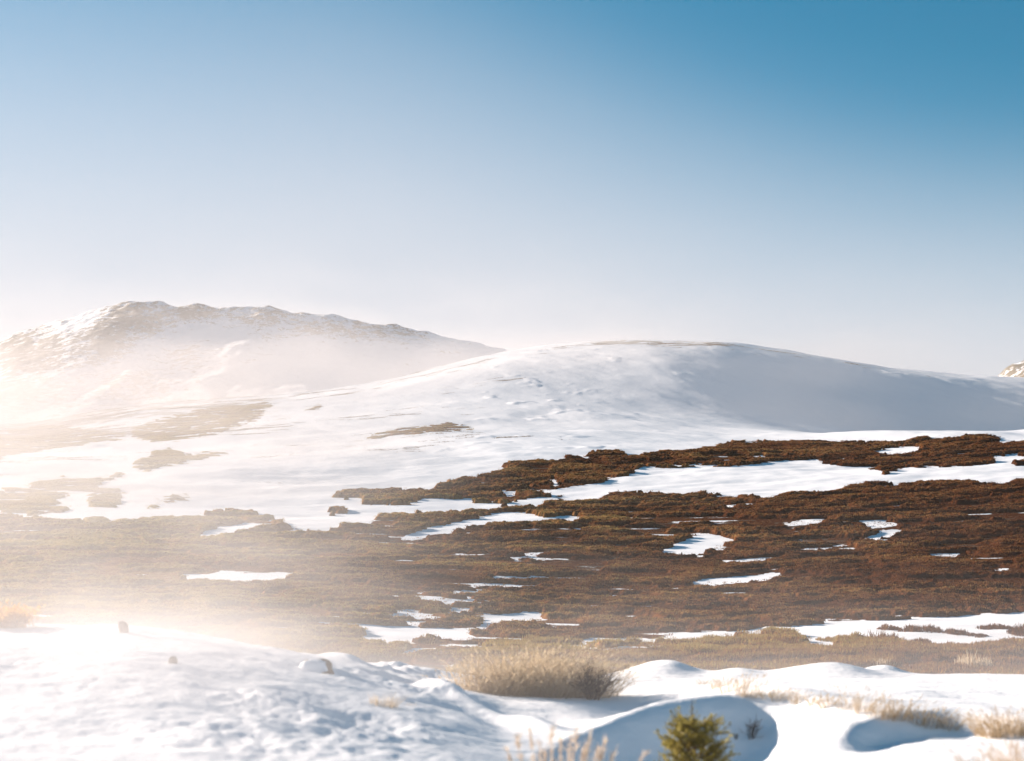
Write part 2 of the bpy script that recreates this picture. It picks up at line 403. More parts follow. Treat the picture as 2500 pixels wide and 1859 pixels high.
PATCHES = [   # separate patches higher on the slope: outline, density, label
    ([(-60, 1215), (0, 1205), (19, 1195), (76, 1184), (130, 1172), (170, 1169), (205, 1170), (243, 1169), (283, 1161), (319, 1159), (297, 1165), (248, 1174), (232, 1192), (270, 1195), (310, 1199), (270, 1205), (230, 1208), (186, 1204), (148, 1213), (130, 1232), (189, 1235), (186, 1239), (151, 1243), (162, 1250), (113, 1259), (70, 1257), (76, 1243), (54, 1249), (8, 1253), (-60, 1252)], .82, 'largest olive scrub patch on the snow slope, running off the left picture edge'),
    ([(216, 1240), (213, 1219), (243, 1211), (294, 1213), (300, 1227), (259, 1241)], .62, 'thin snow-dusted scrub patch just right of the large edge patch'),
    ([(362, 1238), (375, 1222), (418, 1216), (459, 1212), (481, 1223), (432, 1223), (408, 1235), (378, 1240)], .86, 'small tan scrub patch above a blue hollow of shaded snow'),
    ([(208, 1269), (238, 1263), (270, 1269), (256, 1274), (216, 1274)], 1.0, 'tiny oval scrub patch touching the top edge of the broad scrub belt'),
    ([(324, 1132), (359, 1119), (378, 1105), (413, 1100), (448, 1104), (446, 1114), (513, 1107), (562, 1103), (513, 1116), (459, 1127), (383, 1141), (365, 1151), (337, 1146)], .84, 'dark olive scrub patch with a long thin tail, alone on bright snow'),
    ([(319, 1051), (378, 1030), (473, 1006), (560, 992), (640, 982), (668, 988), (600, 1012), (650, 1003), (620, 1030), (579, 1040), (526, 1061), (445, 1071), (377, 1078), (330, 1068)], .66, 'long slanting scrub patch just below the skyline of the snow slope'),
    ([(-60, 1128), (0, 1119), (54, 1108), (130, 1095), (230, 1081), (305, 1070), (310, 1060), (243, 1057), (190, 1046), (135, 1040), (81, 1044), (27, 1054), (-60, 1070)], .66, 'pale tan scrub patch fading into blowing snow at the foot of the mountain'),
    ([(869, 1076), (954, 1055), (1051, 1043), (1092, 1032), (1136, 1040), (1158, 1047), (1083, 1052), (1002, 1060), (921, 1073)], .76, 'narrow lens of tan scrub in the middle of the white slope'),
    ([(735, 1001), (765, 994), (795, 991), (770, 999)], .8, 'tiny sliver of scrub near the slope skyline left of the dome'),
]
MW, MH, MS = 1700, 950, 2           # raster: photograph pixels / 2, with a margin of 400 px on the left

def raster(polys, value=1.0, into=None):
    m = np.zeros((MH, MW), np.float32) if into is None else into
    xs = np.arange(MW)
    for poly in polys:
        p = np.array(poly, float); px = (p[:, 0] + 400) / MS; py = p[:, 1] / MS
        x2, y2 = np.roll(px, -1), np.roll(py, -1)
        for r in range(max(0, int(py.min())), min(MH - 1, int(py.max()) + 1) + 1):
            yc = r + .5
            hit = ((py <= yc) & (y2 > yc)) | ((y2 <= yc) & (py > yc))
            if not hit.any(): continue
            xi = np.sort(px[hit] + (yc - py[hit]) / (y2[hit] - py[hit]) * (x2[hit] - px[hit]))
            for a, b in zip(xi[::2], xi[1::2]):
                m[r, max(0, int(a + .5)):max(0, int(b + .5))] = value
    return m

def soften(m, n=1):
    for _ in range(n):
        m = (np.roll(m, 1, 1) + 2 * m + np.roll(m, -1, 1)) / 4
        m = (np.roll(m, 1, 0) + 2 * m + np.roll(m, -1, 0)) / 4
    return m

M_BELT = raster([BELT]); raster(HOLES, 0.0, M_BELT)
SPK = raster(SPECKLE); M_BELT = np.where(SPK > 0, M_BELT * .62, M_BELT); M_BELT = np.clip(1.4 * soften(M_BELT, 3) - .4, 0, 1)
M_BAND = raster(BANDS); raster(BAND_HOLES, 0.0, M_BAND); M_BAND = soften(M_BAND, 3)
M_LOW = raster(LOWER); raster(LOWER_HOLES, 0.0, M_LOW); M_LOW = soften(M_LOW, 3)
M_PATCH = [soften(raster([p], dens), 8) for p, dens, _ in PATCHES]

def lookup(m, px, row):
    i = np.clip(((px + 400) / MS).astype(int), 0, MW - 1); j = np.clip((row / MS).astype(int), 0, MH - 1)
    ok = (px > -400) & (px < MW * MS - 400) & (row > 0) & (row < MH * MS)
    return np.where(ok, m[j, i], 0)

def warped(x, y, z):
    px, row = project(x, y, z)
    s = 200.0 / y
    px = px + (3 + 10 * s) * fbm(x / 7, y / 9, 3, 71); row = row + (1.5 + 4.5 * s) * fbm(x / 6.5, y / 8, 4, 75, .6)
    return px, row

# ------------------------------------------------------------------ ground sheet
def rows_noise(x, y):
    """long clumps of bushes lying across the slope, shorter on the flat near part, 0..1"""
    def one(sx, sy):
        wx = x + 3.0 * fbm(x / 14, y / 14, 2, 90); wy = y + 2.6 * fbm(x / 22, y / 13, 2, 93)
        return 1.15 * fbm(wx / (8.5 * sx), wy / (5.2 * sy), 2, 95) + .55 * fbm(wx / (3.4 * sx), wy / (2.0 * sy), 2, 97)
    t = sstep(100, 230, y)
    return np.clip(.5 + one(1.0, 1.0) * t + one(.42, .62) * (1 - t), 0, 1)

def gaps(x, y):
    """small openings where drifted snow lies between the bushes"""
    return sstep(.46, .70, fbm(x / 20 + .5 * fbm(x / 30, y / 30, 2, 131), y / 6.5, 3, 133)) * sstep(-.25, .25, fbm(x / 60, y / 60, 2, 137))

def build_ground():
    uu, dd = np.meshgrid(GU, GD)
    W = np.where(dd < 8, 8 + np.abs(dd - 8), dd)
    x = uu * W
    nD, nU = GZ.shape
    v = np.stack([x, dd, GZ], -1).reshape(-1, 3)
    idx = np.arange(nD * nU).reshape(nD, nU)
    f = np.stack([idx[:-1, :-1], idx[:-1, 1:], idx[1:, 1:], idx[1:, :-1]], -1).reshape(-1, 4)
    yy = np.maximum(dd, 8)
    px, row = warped(x, yy, GZ)
    far = dd > 62
    cover = lookup(M_BELT, px, row) + lookup(M_BAND, px, row) + lookup(M_LOW, px, row)
    for m in M_PATCH: cover = np.maximum(cover, lookup(m, px, row))
    cover = np.where(far & (dd < 1450), np.clip(cover, 0, 1), 0)
    cover = np.where(cover > .10, .97 * sstep(.44, .60, cover - .55 * gaps(x, yy) + .62 * (rows_noise(x, yy) - .5) + .42 * fbm(x / 13, yy / 2.9, 3, 141)), 0)
    # thin dead grass showing through along the top of the dome and on the left shoulder
    p0, r0 = project(x, yy, GZ)
    top = sstep(1330, 1480, p0) * (1 - sstep(1680, 1800, p0)) * np.exp(-((dd - 1335) / 70) ** 2)
    shoulder = (1 - sstep(500, 900, p0)) * sstep(600, 850, dd) * (dd < 1450)
    strip = np.exp(-((r0 - 1093) / 10) ** 2) * sstep(700, 850, p0) * (1 - sstep(1080, 1200, p0)) * (dd > 400) * (dd < 850)
    gr = np.clip(top * 1.15 + shoulder * .75 + strip * .5, 0, 1.2) * sstep(-.25, .35, fbm(x / 22, dd / 30, 4, 81)) 
    return mesh_from('snow_ground', v, f, MAT['snow'], {'cover': cover, 'grass': np.clip(gr, 0, 1)}, smooth=True)

MAT = {}
def snow_material():
    m, n, l, out = material('windblown_snow')
    geo = n.new('ShaderNodeNewGeometry'); pos = geo.outputs['Position']
    a = n.new('ShaderNodeAttribute'); a.attribute_name = 'cover'
    g = n.new('ShaderNodeAttribute'); g.attribute_name = 'grass'
    fine = noise_tex(n, l, 2.6, 5, pos)
    mid = noise_tex(n, l, .35, 5, pos)
    c1 = mathn(n, l, 'MULTIPLY', mathn(n, l, 'ADD', a.outputs['Fac'], mathn(n, l, 'MULTIPLY', mathn(n, l, 'SUBTRACT', fine, .5), .7)), 1.0, True)
    c1 = ramp(n, l, c1, [(.42, (0, 0, 0)), (.72, (1, 1, 1))])
    g1 = mathn(n, l, 'ADD', g.outputs['Fac'], mathn(n, l, 'MULTIPLY', mathn(n, l, 'SUBTRACT', mid, .55), 1.6))
    g1 = ramp(n, l, g1, [(.30, (0, 0, 0)), (.75, (.7, .7, .7))])
    snow = mixcol(n, l, mid, (.80, .84, .88), (.88, .89, .91))
    litter = mixcol(n, l, fine, (.050, .032, .020), (.11, .075, .048))
    straw = mixcol(n, l, fine, (.30, .23, .14), (.42, .34, .22))
    col = mixcol(n, l, g1, snow, straw)
    col = mixcol(n, l, c1, col, litter)
    b = n.new('ShaderNodeBsdfPrincipled')
    l.new(col, b.inputs['Base Color'])
    b.inputs['Roughness'].default_value = .75
    b.inputs['Specular IOR Level'].default_value = .03
    bump = n.new('ShaderNodeBump'); bump.inputs['Strength'].default_value = .35; bump.inputs['Distance'].default_value = .06
    l.new(noise_tex(n, l, 5.0, 6, pos, .6), bump.inputs['Height']); l.new(bump.outputs[0], b.inputs['Normal'])
    l.new(b.outputs[0], out.inputs[0])
    return m
MAT['snow'] = snow_material()

def plant_material(name, stops, trans=.35, noise=0.5):
    """stems: colour by the mesh's own 'tint' value, part of the light shining through"""
    m, n, l, out = material(name)
    a = n.new('ShaderNodeAttribute'); a.attribute_name = 'tint'
    col = ramp(n, l, a.outputs['Fac'], stops)
    d = n.new('ShaderNodeBsdfDiffuse'); t = n.new('ShaderNodeBsdfTranslucent'); mx = n.new('ShaderNodeMixShader')
    l.new(col, d.inputs[0]); l.new(col, t.inputs[0]); mx.inputs[0].default_value = trans
    l.new(d.outputs[0], mx.inputs[1]); l.new(t.outputs[0], mx.inputs[2]); l.new(mx.outputs[0], out.inputs[0])
    return m
MAT['scrub'] = plant_material('willow_scrub', [(0, (.075, .028, .012)), (.3, (.180, .076, .030)), (.6, (.275, .150, .056)), (1, (.42, .32, .11))], .18)
MAT['straw_dark'] = plant_material('weathered_grass', [(0, (.07, .045, .022)), (.5, (.15, .105, .055)), (1, (.26, .19, .10))], .2)
MAT['straw'] = plant_material('dry_straw', [(0, (.26, .185, .115)), (.5, (.46, .36, .24)), (1, (.62, .53, .39))], .5)

ground = build_ground()
tag(ground, 'wind-packed white snow over rolling moorland ground', None, None, 'structure')

# ------------------------------------------------------------------ scrub on the slope
def blades(bx, by, bz, h, spread, width, n, seed, lean=(0.25, -0.1)):
    """n thin upright stems at each base point -> verts (…, 3), faces, per-vertex index of the base point"""
    r = np.random.default_rng(seed)
    k = len(bx)
    az = r.uniform(0, 2 * np.pi, (k, n)); rad = np.sqrt(r.uniform(0, 1, (k, n))) * spread[:, None]
    ox = np.cos(az) * rad; oy = np.sin(az) * rad
    hh = h[:, None] * r.uniform(.55, 1.12, (k, n)) * (1 - .35 * (rad / np.maximum(spread[:, None], 1e-6)) ** 2)
    tx = ox * .75 + hh * (lean[0] * r.uniform(0, 1, (k, n)) + r.normal(0, .20, (k, n)))
    ty = oy * .75 + hh * (lean[1] * r.uniform(0, 1, (k, n)) + r.normal(0, .20, (k, n)))
    wa = r.uniform(0, np.pi, (k, n)); ww = width[:, None] * r.uniform(.6, 1.3, (k, n)) * .5
    wx = np.cos(wa) * ww; wy = np.sin(wa) * ww
    B = np.stack([bx[:, None] + ox, by[:, None] + oy, bz[:, None] - .06 + 0 * ox], -1)
    T = np.stack([bx[:, None] + ox * .3 + tx, by[:, None] + oy * .3 + ty, bz[:, None] + hh], -1)
    Wv = np.stack([wx, wy, 0 * wx], -1)
    Mid = B * .4 + T * .6 + np.stack([ox * .25, oy * .25, 0 * ox], -1)
    v = np.stack([B - Wv * .5, B + Wv * .5, Mid + Wv, T, Mid - Wv], 2)        # k, n, 5, 3
    v = v.reshape(-1, 3)
    base = np.arange(k * n)[:, None] * 5
    f = np.concatenate([base + np.array([[0, 1, 2]]), base + np.array([[0, 2, 4]]), base + np.array([[4, 2, 3]])], 0)
    return v, f, np.repeat(np.arange(k), n * 5)

def scatter(d0, d1, spacing, u0=-.47, u1=.47, seed=1, grow=0.0):
    """jittered points over the slope, at an even spacing on the ground (spacing may grow with depth)"""
    r = np.random.default_rng(seed)
    xs, ys = [], []
    y = d0
    while y < d1:
        s = spacing * (1 + grow * y)
        x = np.arange(u0 * y, u1 * y, s)
        xs.append(x + r.uniform(-.5, .5, len(x)) * s); ys.append(y + r.uniform(-.5, .5, len(x)) * s)
        y += s
    return np.concatenate(xs), np.concatenate(ys)

def shrub_height(x, y, dens, hmul):
    """height of the bushes at points of the slope; 0 between them"""
    rn = rows_noise(x, y)
    full = (.48 + .85 * sstep(75, 330, y)) * hmul
    dens = dens - .55 * gaps(x, y)
    edge = dens + .62 * (rn - .5) + .42 * fbm(x / 13, y / 2.9, 3, 141)
    body = sstep(.49, .62, edge) * sstep(.03, .18, dens) * (.20 - .12 * sstep(130, 240, y) + .70 * sstep(.40, .49, rn) + .36 * sstep(.46, 1.0, rn))
    return full * body * (.82 + .30 * fbm(x / 1.3, y / 1.3, 3, 107)), np.where(dens > .04, edge, 0) * full

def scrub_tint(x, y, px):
    return .42 + .26 * 1.3 * fbm(x / 24, y / 12, 4, 101) - .22 * sstep(1450, 2350, px) + .50 * (1 - sstep(250, 1600, px)) + .14 * sstep(200, 80, y) + .42 * (rows_noise(x, y) - .5)  # clump crests lighter, troughs darker: lit tops and shaded fronts put into the colour

def scrub_from(x, y, mask, name, seed, hmul=1.0, nb=6, mat='scrub', tint_shift=0.0, d=(72, 420), u=(-.46, .46), res=(900, 760), fuzz=1.0):
    """a dense mass of bushes: the closed twiggy mass itself and the loose twigs standing out of it, as one mesh"""
    r = np.random.default_rng(seed)
    # closed mass
    uu = np.linspace(u[0], u[1], res[1]); dd = np.exp(np.linspace(math.log(d[0]), math.log(d[1]), res[0]))
    U, D = np.meshgrid(uu, dd)
    gx = U * D + r.uniform(-.25, .25, U.shape) * D * (uu[1] - uu[0]); gy = D * (1 + r.uniform(-.3, .3, U.shape) * (math.log(d[1] / d[0]) / res[0]))
    gz = land(gx, gy)
    px, row = warped(gx, gy, gz)
    h, _ = shrub_height(gx, gy, lookup(mask, px, row), hmul)
    top = gz + h * .80 * r.uniform(.80, 1.12, h.shape) - .05
    idx = np.arange(U.size).reshape(U.shape)
    q = np.stack([idx[:-1, :-1], idx[:-1, 1:], idx[1:, 1:], idx[1:, :-1]], -1).reshape(-1, 4)
    q = q[h.ravel()[q].max(1) > .06]
    used, inv = np.unique(q, return_inverse=True); q = inv.reshape(-1, 4)
    cv = np.stack([gx, gy, top], -1).reshape(-1, 3)[used]
    cpx = px.ravel()[used]
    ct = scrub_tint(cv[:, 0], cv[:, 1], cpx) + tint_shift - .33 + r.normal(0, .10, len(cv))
    cf = np.concatenate([q[:, [0, 1, 2]], q[:, [0, 2, 3]]])
    # loose twigs
    z = land(x, y)
    px, row = warped(x, y, z)
    h, ed = shrub_height(x, y, lookup(mask, px, row), hmul)
    stray = (h < .1) & (ed > .12) & (r.uniform(0, 1, len(x)) < .22)          # twigs poking through the snow round the edges
    h = np.where(stray, r.uniform(.10, .30, len(x)), h)
    k = h > .10
    x, y, z, h, px = x[k], y[k], z[k], h[k], px[k]
    hh = (.07 + .19 * h) * fuzz * r.uniform(.7, 1.35, len(x))
    wid = .030 + .00017 * y
    v, f, own = blades(x, y, z + h * .68, hh, .22 + .0005 * y, wid, nb, seed)
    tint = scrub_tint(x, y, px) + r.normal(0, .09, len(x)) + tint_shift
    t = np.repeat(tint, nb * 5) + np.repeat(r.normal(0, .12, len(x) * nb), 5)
    sm = np.concatenate([np.ones(len(cf), bool), np.zeros(len(f), bool)])
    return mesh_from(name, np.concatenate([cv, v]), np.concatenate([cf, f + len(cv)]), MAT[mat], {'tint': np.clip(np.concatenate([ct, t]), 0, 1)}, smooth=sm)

x, y = scatter(74, 425, .40, seed=3, grow=.0016)
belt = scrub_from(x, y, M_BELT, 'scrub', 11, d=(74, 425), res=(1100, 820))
tag(belt, 'broad belt of low brown willow scrub covering the middle of the slope', 'scrub', None, 'stuff')
x, y = scatter(300, 640, .55, seed=4, grow=.001, u0=-.16)
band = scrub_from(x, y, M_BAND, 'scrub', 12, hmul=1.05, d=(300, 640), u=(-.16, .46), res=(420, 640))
tag(band, 'narrow dark band of scrub above the broad belt, below the snowy dome', 'scrub', None, 'stuff')
x, y = scatter(62, 130, .30, seed=5, u0=-.05)
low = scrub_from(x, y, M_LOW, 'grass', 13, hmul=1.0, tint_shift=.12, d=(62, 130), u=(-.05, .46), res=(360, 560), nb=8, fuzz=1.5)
tag(low, 'strip of tan grass and low scrub just beyond the foreground snow', 'grass', None, 'stuff')
for k, (p, dens, label) in enumerate(PATCHES):
    pp = np.array(p); u0, u1 = ucol(pp[:, 0].min() - 30), ucol(pp[:, 0].max() + 30)
    x, y = scatter(250, 1330, .62, seed=60 + k, grow=.0008, u0=u0, u1=u1)
    z = land(x, y); _, row = project(x, y, z)
    near_ = (row > pp[:, 1].min() - 25) & (row < pp[:, 1].max() + 25)
    x, y = x[near_], y[near_]
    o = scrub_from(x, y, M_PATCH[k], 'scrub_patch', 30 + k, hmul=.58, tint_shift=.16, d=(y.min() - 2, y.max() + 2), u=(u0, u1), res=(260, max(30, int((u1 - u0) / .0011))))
    tag(o, label, 'scrub patch', 'scrub patches on the snow slope')
# thin streaks of grass breaking through the snow
x, y = scatter(330, 1340, .85, seed=8, u0=-.40, u1=.30)
z = land(x, y); px, row = project(x, y, z)
ys = y - .45 * x
q = fbm(x / 22 + .5 * fbm(x / 40, y / 40, 2, 121), ys / 7.5, 3, 123) + .55 * fbm(x / 70, y / 60, 2, 127)
bias = .34 * sstep(500, 100, px) * sstep(1150, 1060, row) + .10 * sstep(1300, 600, px) - .40 * sstep(1150, 1500, px) * (y < 1250) - .5 * sstep(650, 900, px) * (y < 520) - 1.0 * (1 - sstep(345, 430, y)) + .30 * np.exp(-((y - 1310) / 45) ** 2) * sstep(1300, 1450, px) * (1 - sstep(1750, 1850, px))
r = np.random.default_rng(9)
k = (q + bias + r.uniform(-.12, .12, len(x)) > .64)
x, y, z, px = x[k], y[k], z[k], px[k]
v, f, own = blades(x, y, z, r.uniform(.12, .38, len(x)), np.full(len(x), .55), .10 + .00016 * y, 5, 10)
t = np.clip(np.repeat(.55 + r.normal(0, .2, len(x)), 25), 0, 1)
tag(mesh_from('grass', v, f, MAT['straw_dark'], {'tint': t}), 'thin streaks of dead grass breaking through the snow of the upper slope', 'grass', None, 'stuff')

# ------------------------------------------------------------------ far mountains
def mountain(name, sky_pts, depth, foot_row, px0, px1, mat, seed, label, rock_zones, d_front=900, nx=520, ny=240):
    px = np.linspace(px0, px1, nx)
    skyrow = curve(sky_pts, px)
    tz = tslope(skyrow)
    zt = tz * depth
    zf = tslope(foot_row) * (depth - d_front)
    s = np.linspace(0, 1.35, ny)                                 # 0 foot, 1 skyline, beyond: back slope
    S, P = np.meshgrid(s, px, indexing='ij')
    y = depth - d_front + d_front * S
    prof = np.where(S < 1, S ** 1.12, 1 - 2.2 * (S - 1) ** 1.3)
    z = zf + (zt[None, :] - zf) * prof
    u = ucol(P, tz[None, :])
    x = u * depth * (1 - .25 * (1 - np.minimum(S, 1)) * 0)
    rg = ridged(x / 190 + y / 800, y / 420 - x / 900, 5, seed)
    fb = fbm(x / 60, y / 80, 5, seed + 20)
    lowf = fbm(x / 330, y / 300, 3, seed + 40)
    edge = sstep(0, .25, S) * (1 - .80 * np.exp(-((S - 1) / .10) ** 2))
    z = z + edge * (8 * (rg - .45) + 4 * fb + 7 * lowf)
    z = z + 4.0 * fbm(x / 22, y / 26, 4, seed + 60) * sstep(.5, 1, S)
    pxx, row = project(x, y, z)
    rock = np.zeros_like(z)
    for cx, cy, rx, ry, a in rock_zones:
        rock = np.maximum(rock, a * np.exp(-((pxx - cx + .35 * (row - cy)) / rx) ** 2 - ((row - cy) / ry) ** 2))
    rock = rock + .13 + .16 * (rg - .5) + .20 * fb
    v = np.stack([x, y, z], -1).reshape(-1, 3)
    idx = np.arange(ny * nx).reshape(ny, nx)
    f = np.stack([idx[:-1, :-1], idx[:-1, 1:], idx[1:, 1:], idx[1:, :-1]], -1).reshape(-1, 4)
    o = mesh_from(name, v, f, mat, {'rock': np.clip(rock, 0, 1)}, smooth=True)
    return tag(o, label, None, None, 'structure')

def mountain_material():
    m, n, l, out = material('snowy_mountain')
    geo = n.new('ShaderNodeNewGeometry'); pos = geo.outputs['Position']
    a = n.new('ShaderNodeAttribute'); a.attribute_name = 'rock'
    fine = noise_tex(n, l, .055, 10, pos, .78)
    k = mathn(n, l, 'ADD', a.outputs['Fac'], mathn(n, l, 'MULTIPLY', mathn(n, l, 'SUBTRACT', fine, .5), 2.9))
    k = ramp(n, l, k, [(.40, (0, 0, 0)), (.56, (1, 1, 1))])
    rock = mixcol(n, l, noise_tex(n, l, .03, 6, pos), (.13, .11, .075), (.22, .19, .13))
    col = mixcol(n, l, k, (.80, .83, .87), rock)
    b = n.new('ShaderNodeBsdfPrincipled')
    l.new(col, b.inputs['Base Color']); b.inputs['Roughness'].default_value = .9; b.inputs['Specular IOR Level'].default_value = .1
    bump = n.new('ShaderNodeBump'); bump.inputs['Strength'].default_value = .8; bump.inputs['Distance'].default_value = 6.0
    l.new(fine, bump.inputs['Height']); l.new(bump.outputs[0], b.inputs['Normal'])
    l.new(b.outputs[0], out.inputs[0])
    return m
MAT['mountain'] = mountain_material()
SKY_L = [(-1200, 1100), (-500, 960), (-150, 866), (0, 827), (68, 804), (169, 776), (259, 748), (349, 733), (394, 737), (430, 745), (484, 742), (520, 752), (562, 747), (610, 750), (664, 748), (720, 762), (810, 767), (900, 787), (940, 790), (1012, 804), (1102, 827), (1192, 844), (1250, 858), (1400, 905), (1700, 1020), (2000, 1100)]
mountain('mountain', SKY_L, 2600, 1120, -1200, 1900, MAT['mountain'], 201, 'long snowy mountain with brown rock showing near its rounded summit', [(335, 775, 110, 60, .64), (262, 840, 70, 75, .60), (470, 760, 130, 32, .54), (650, 770, 150, 38, .46), (850, 800, 200, 34, .46), (60, 870, 170, 70, .62), (20, 960, 180, 70, .5), (440, 870, 80, 40, .48), (330, 950, 120, 50, .42)], nx=900, ny=300)
SKY_R = [(2200, 1075), (2360, 985), (2430, 925), (2464, 894), (2500, 877), (2600, 840), (2800, 800), (3100, 820), (3500, 900)]
mountain('mountain', SKY_R, 2400, 1050, 2200, 3500, MAT['mountain'], 231, 'distant pale snowy mountain flank just showing at the right picture edge', [(2490, 915, 120, 60, .50)], d_front=800, nx=300, ny=140)

# ------------------------------------------------------------------ plants and stones of the foreground
def hit(px, row, d0=8.5, d1=62.0):
    """the point of the ground first met along this line of sight"""
    D = np.linspace(d0, d1, 2600)
    t = float(tslope(row))
    u = float(ucol(px, t))
    z = land(u * D, D)
    k = np.nonzero(z >= t * D)[0]
    i = k[0] if len(k) else len(D) - 1
    return u * D[i], float(D[i]), float(z[i])

def at(px, D):
    u = float(ucol(px, -.1))
    return u * D, D, float(land(np.array([u * D]), np.array([float(D)]))[0])

def ribbons(P, wid, rnd):
    """strips along point rows P (n, k, 3) with widths wid (n, k), turned at random -> verts, faces"""
    n_, k_, _ = P.shape
    a = rnd.uniform(0, np.pi, n_)
    side = np.stack([np.cos(a), np.sin(a), rnd.normal(0, .2, n_)], -1)[:, None, :] * wid[:, :, None] * .5
    v = np.stack([P - side, P + side], 2).reshape(-1, 3)
    base = (np.arange(n_) * k_ * 2)[:, None, None] + (np.arange(k_ - 1) * 2)[None, :, None]
    f = (base + np.array([0, 1, 3, 2])).reshape(-1, 4)
    return v, f

def stems(n_, spread, h, lean, wid, rnd, k=5, splay=.35, curl=.18, tint=(.5, .2), oval=1.0):
    """curved stems from around the origin -> points (n, k, 3), widths, tints"""
    a = rnd.uniform(0, 2 * np.pi, n_); r = np.sqrt(rnd.uniform(0, 1, n_)) * spread
    b = np.stack([np.cos(a) * r, np.sin(a) * r * oval, np.full(n_, -.04)], -1)
    hh = h * rnd.uniform(.45, 1.08, n_) * (1 - .25 * (r / max(spread, 1e-6)) ** 2)
    d = np.stack([np.cos(a) * splay * r / max(spread, 1e-6) + lean[0] + rnd.normal(0, .14, n_), np.sin(a) * splay * r / max(spread, 1e-6) + lean[1] + rnd.normal(0, .14, n_), np.ones(n_)], -1)
    c = np.stack([lean[0] * .5 + rnd.normal(0, curl, n_) + .35 * np.cos(a) * splay, rnd.normal(0, curl, n_), -.25 * rnd.uniform(0, 1, n_)], -1)
    t = np.linspace(0, 1, k)[None, :, None]
    P = b[:, None, :] + hh[:, None, None] * (d[:, None, :] * t + c[:, None, :] * t ** 2)
    w_ = wid * rnd.uniform(.7, 1.3, n_)[:, None] * (1 - .85 * np.linspace(0, 1, k)[None, :] ** 1.5)
    return P, w_, np.clip(rnd.normal(tint[0], tint[1], n_), 0, 1)

def heads(P, rnd, share, length, wid, per=7):
    """feathery seed heads: short fine blades along the top of some stems"""
    pick = np.nonzero(rnd.uniform(0, 1, len(P)) < share)[0]
    tip = P[pick, -1]; dr = P[pick, -1] - P[pick, -2]
    dr = dr / np.linalg.norm(dr, axis=1, keepdims=True)
    out = []
    for q in range(per):
        s0 = tip - dr * length * (1 - q / per)
        o = rnd.normal(0, .22, s0.shape)
        e = s0 + (dr * .8 + o) * length * .45
        out.append(np.stack([s0, (s0 + e) / 2, e], 1))
    Q = np.concatenate(out, 0)
    return Q, np.tile(np.array([[.5, 1.0, .15]]), (len(Q), 1)) * wid

def strip_mesh(name, parts, mat, parent=None):
    """parts: list of (P, wid, tint)"""
    V, Fc, T, o = [], [], [], 0
    rnd = np.random.default_rng(len(parts[0][0]))
    for P, wd, ti in parts:
        v, f = ribbons(P, wd, rnd)
        V.append(v); Fc.append(f + o); o += len(v)
        T.append(np.repeat(np.broadcast_to(ti, (len(P),)), P.shape[1] * 2))
    return mesh_from(name, np.concatenate(V), np.concatenate(Fc), mat, {'tint': np.concatenate(T)}, parent=parent)

def tube(P, rad, sides=6):
    P = np.asarray(P, float); rad = np.asarray(rad, float)
    d = np.gradient(P, axis=0); d /= np.linalg.norm(d, axis=1, keepdims=True) + 1e-9
    ref = np.where(np.abs(d[:, 2:3]) > .9, np.array([[1., 0, 0]]), np.array([[0, 0, 1.]]))
    s1 = np.cross(d, ref); s1 /= np.linalg.norm(s1, axis=1, keepdims=True); s2 = np.cross(d, s1)
    a = np.arange(sides) / sides * 2 * np.pi
    v = P[:, None] + rad[:, None, None] * (np.cos(a)[None, :, None] * s1[:, None] + np.sin(a)[None, :, None] * s2[:, None])
    f = [(i * sides + j, i * sides + (j + 1) % sides, (i + 1) * sides + (j + 1) % sides, (i + 1) * sides + j) for i in range(len(P) - 1) for j in range(sides)]
    return v.reshape(-1, 3), np.array(f)

def tubes_mesh(name, lst, mat, parent=None, tint=.4, sides=6):
    V, Fc, o = [], [], 0
    for P, r in lst:
        v, f = tube(P, r, sides); V.append(v); Fc.append(f + o); o += len(v)
    V = np.concatenate(V)
    return mesh_from(name, V, np.concatenate(Fc), mat, {'tint': np.full(len(V), tint)}, smooth=True, parent=parent)

MAT['twig'] = plant_material('bare_twigs', [(0, (.035, .026, .022)), (.5, (.075, .055, .042)), (1, (.14, .10, .07))], .1)
MAT['gold'] = plant_material('golden_leaves', [(0, (.42, .20, .03)), (.5, (.62, .34, .06)), (1, (.70, .46, .12))], .5)
MAT['needles'] = plant_material('fir_needles', [(0, (.07, .062, .018)), (.4, (.21, .18, .042)), (.75, (.38, .32, .080)), (1, (.52, .44, .14))], .45)
MAT['bark'] = plant_material('bark', [(0, (.05, .035, .025)), (1, (.16, .11, .08))], .0)
MAT['pink_straw'] = plant_material('rosy_straw', [(0, (.34, .25, .17)), (.5, (.57, .46, .35)), (1, (.76, .67, .56))], .4)

def tussock(name, label, cat, loc, n_, spread, h, wid, seed, lean=(.25, -.05), mat='straw', tint=(.5, .22), group=None, share=0.0, hl=.1, splay=.45, oval=.8, curl=.18):
    rnd = np.random.default_rng(seed)
    P, w_, ti = stems(n_, spread, h, lean, wid, rnd, splay=splay, tint=tint, oval=oval, curl=curl)
    parts = [(P, w_, ti)]
    if share > 0:
        Q, qw = heads(P, rnd, share, hl, wid * 1.8)
        parts.append((Q, qw, np.clip(rnd.normal(tint[0] + .2, .15, len(Q)), 0, 1)))
    o = strip_mesh(name, parts, MAT[mat])
    o.location = loc
    return tag(o, label, cat, group)

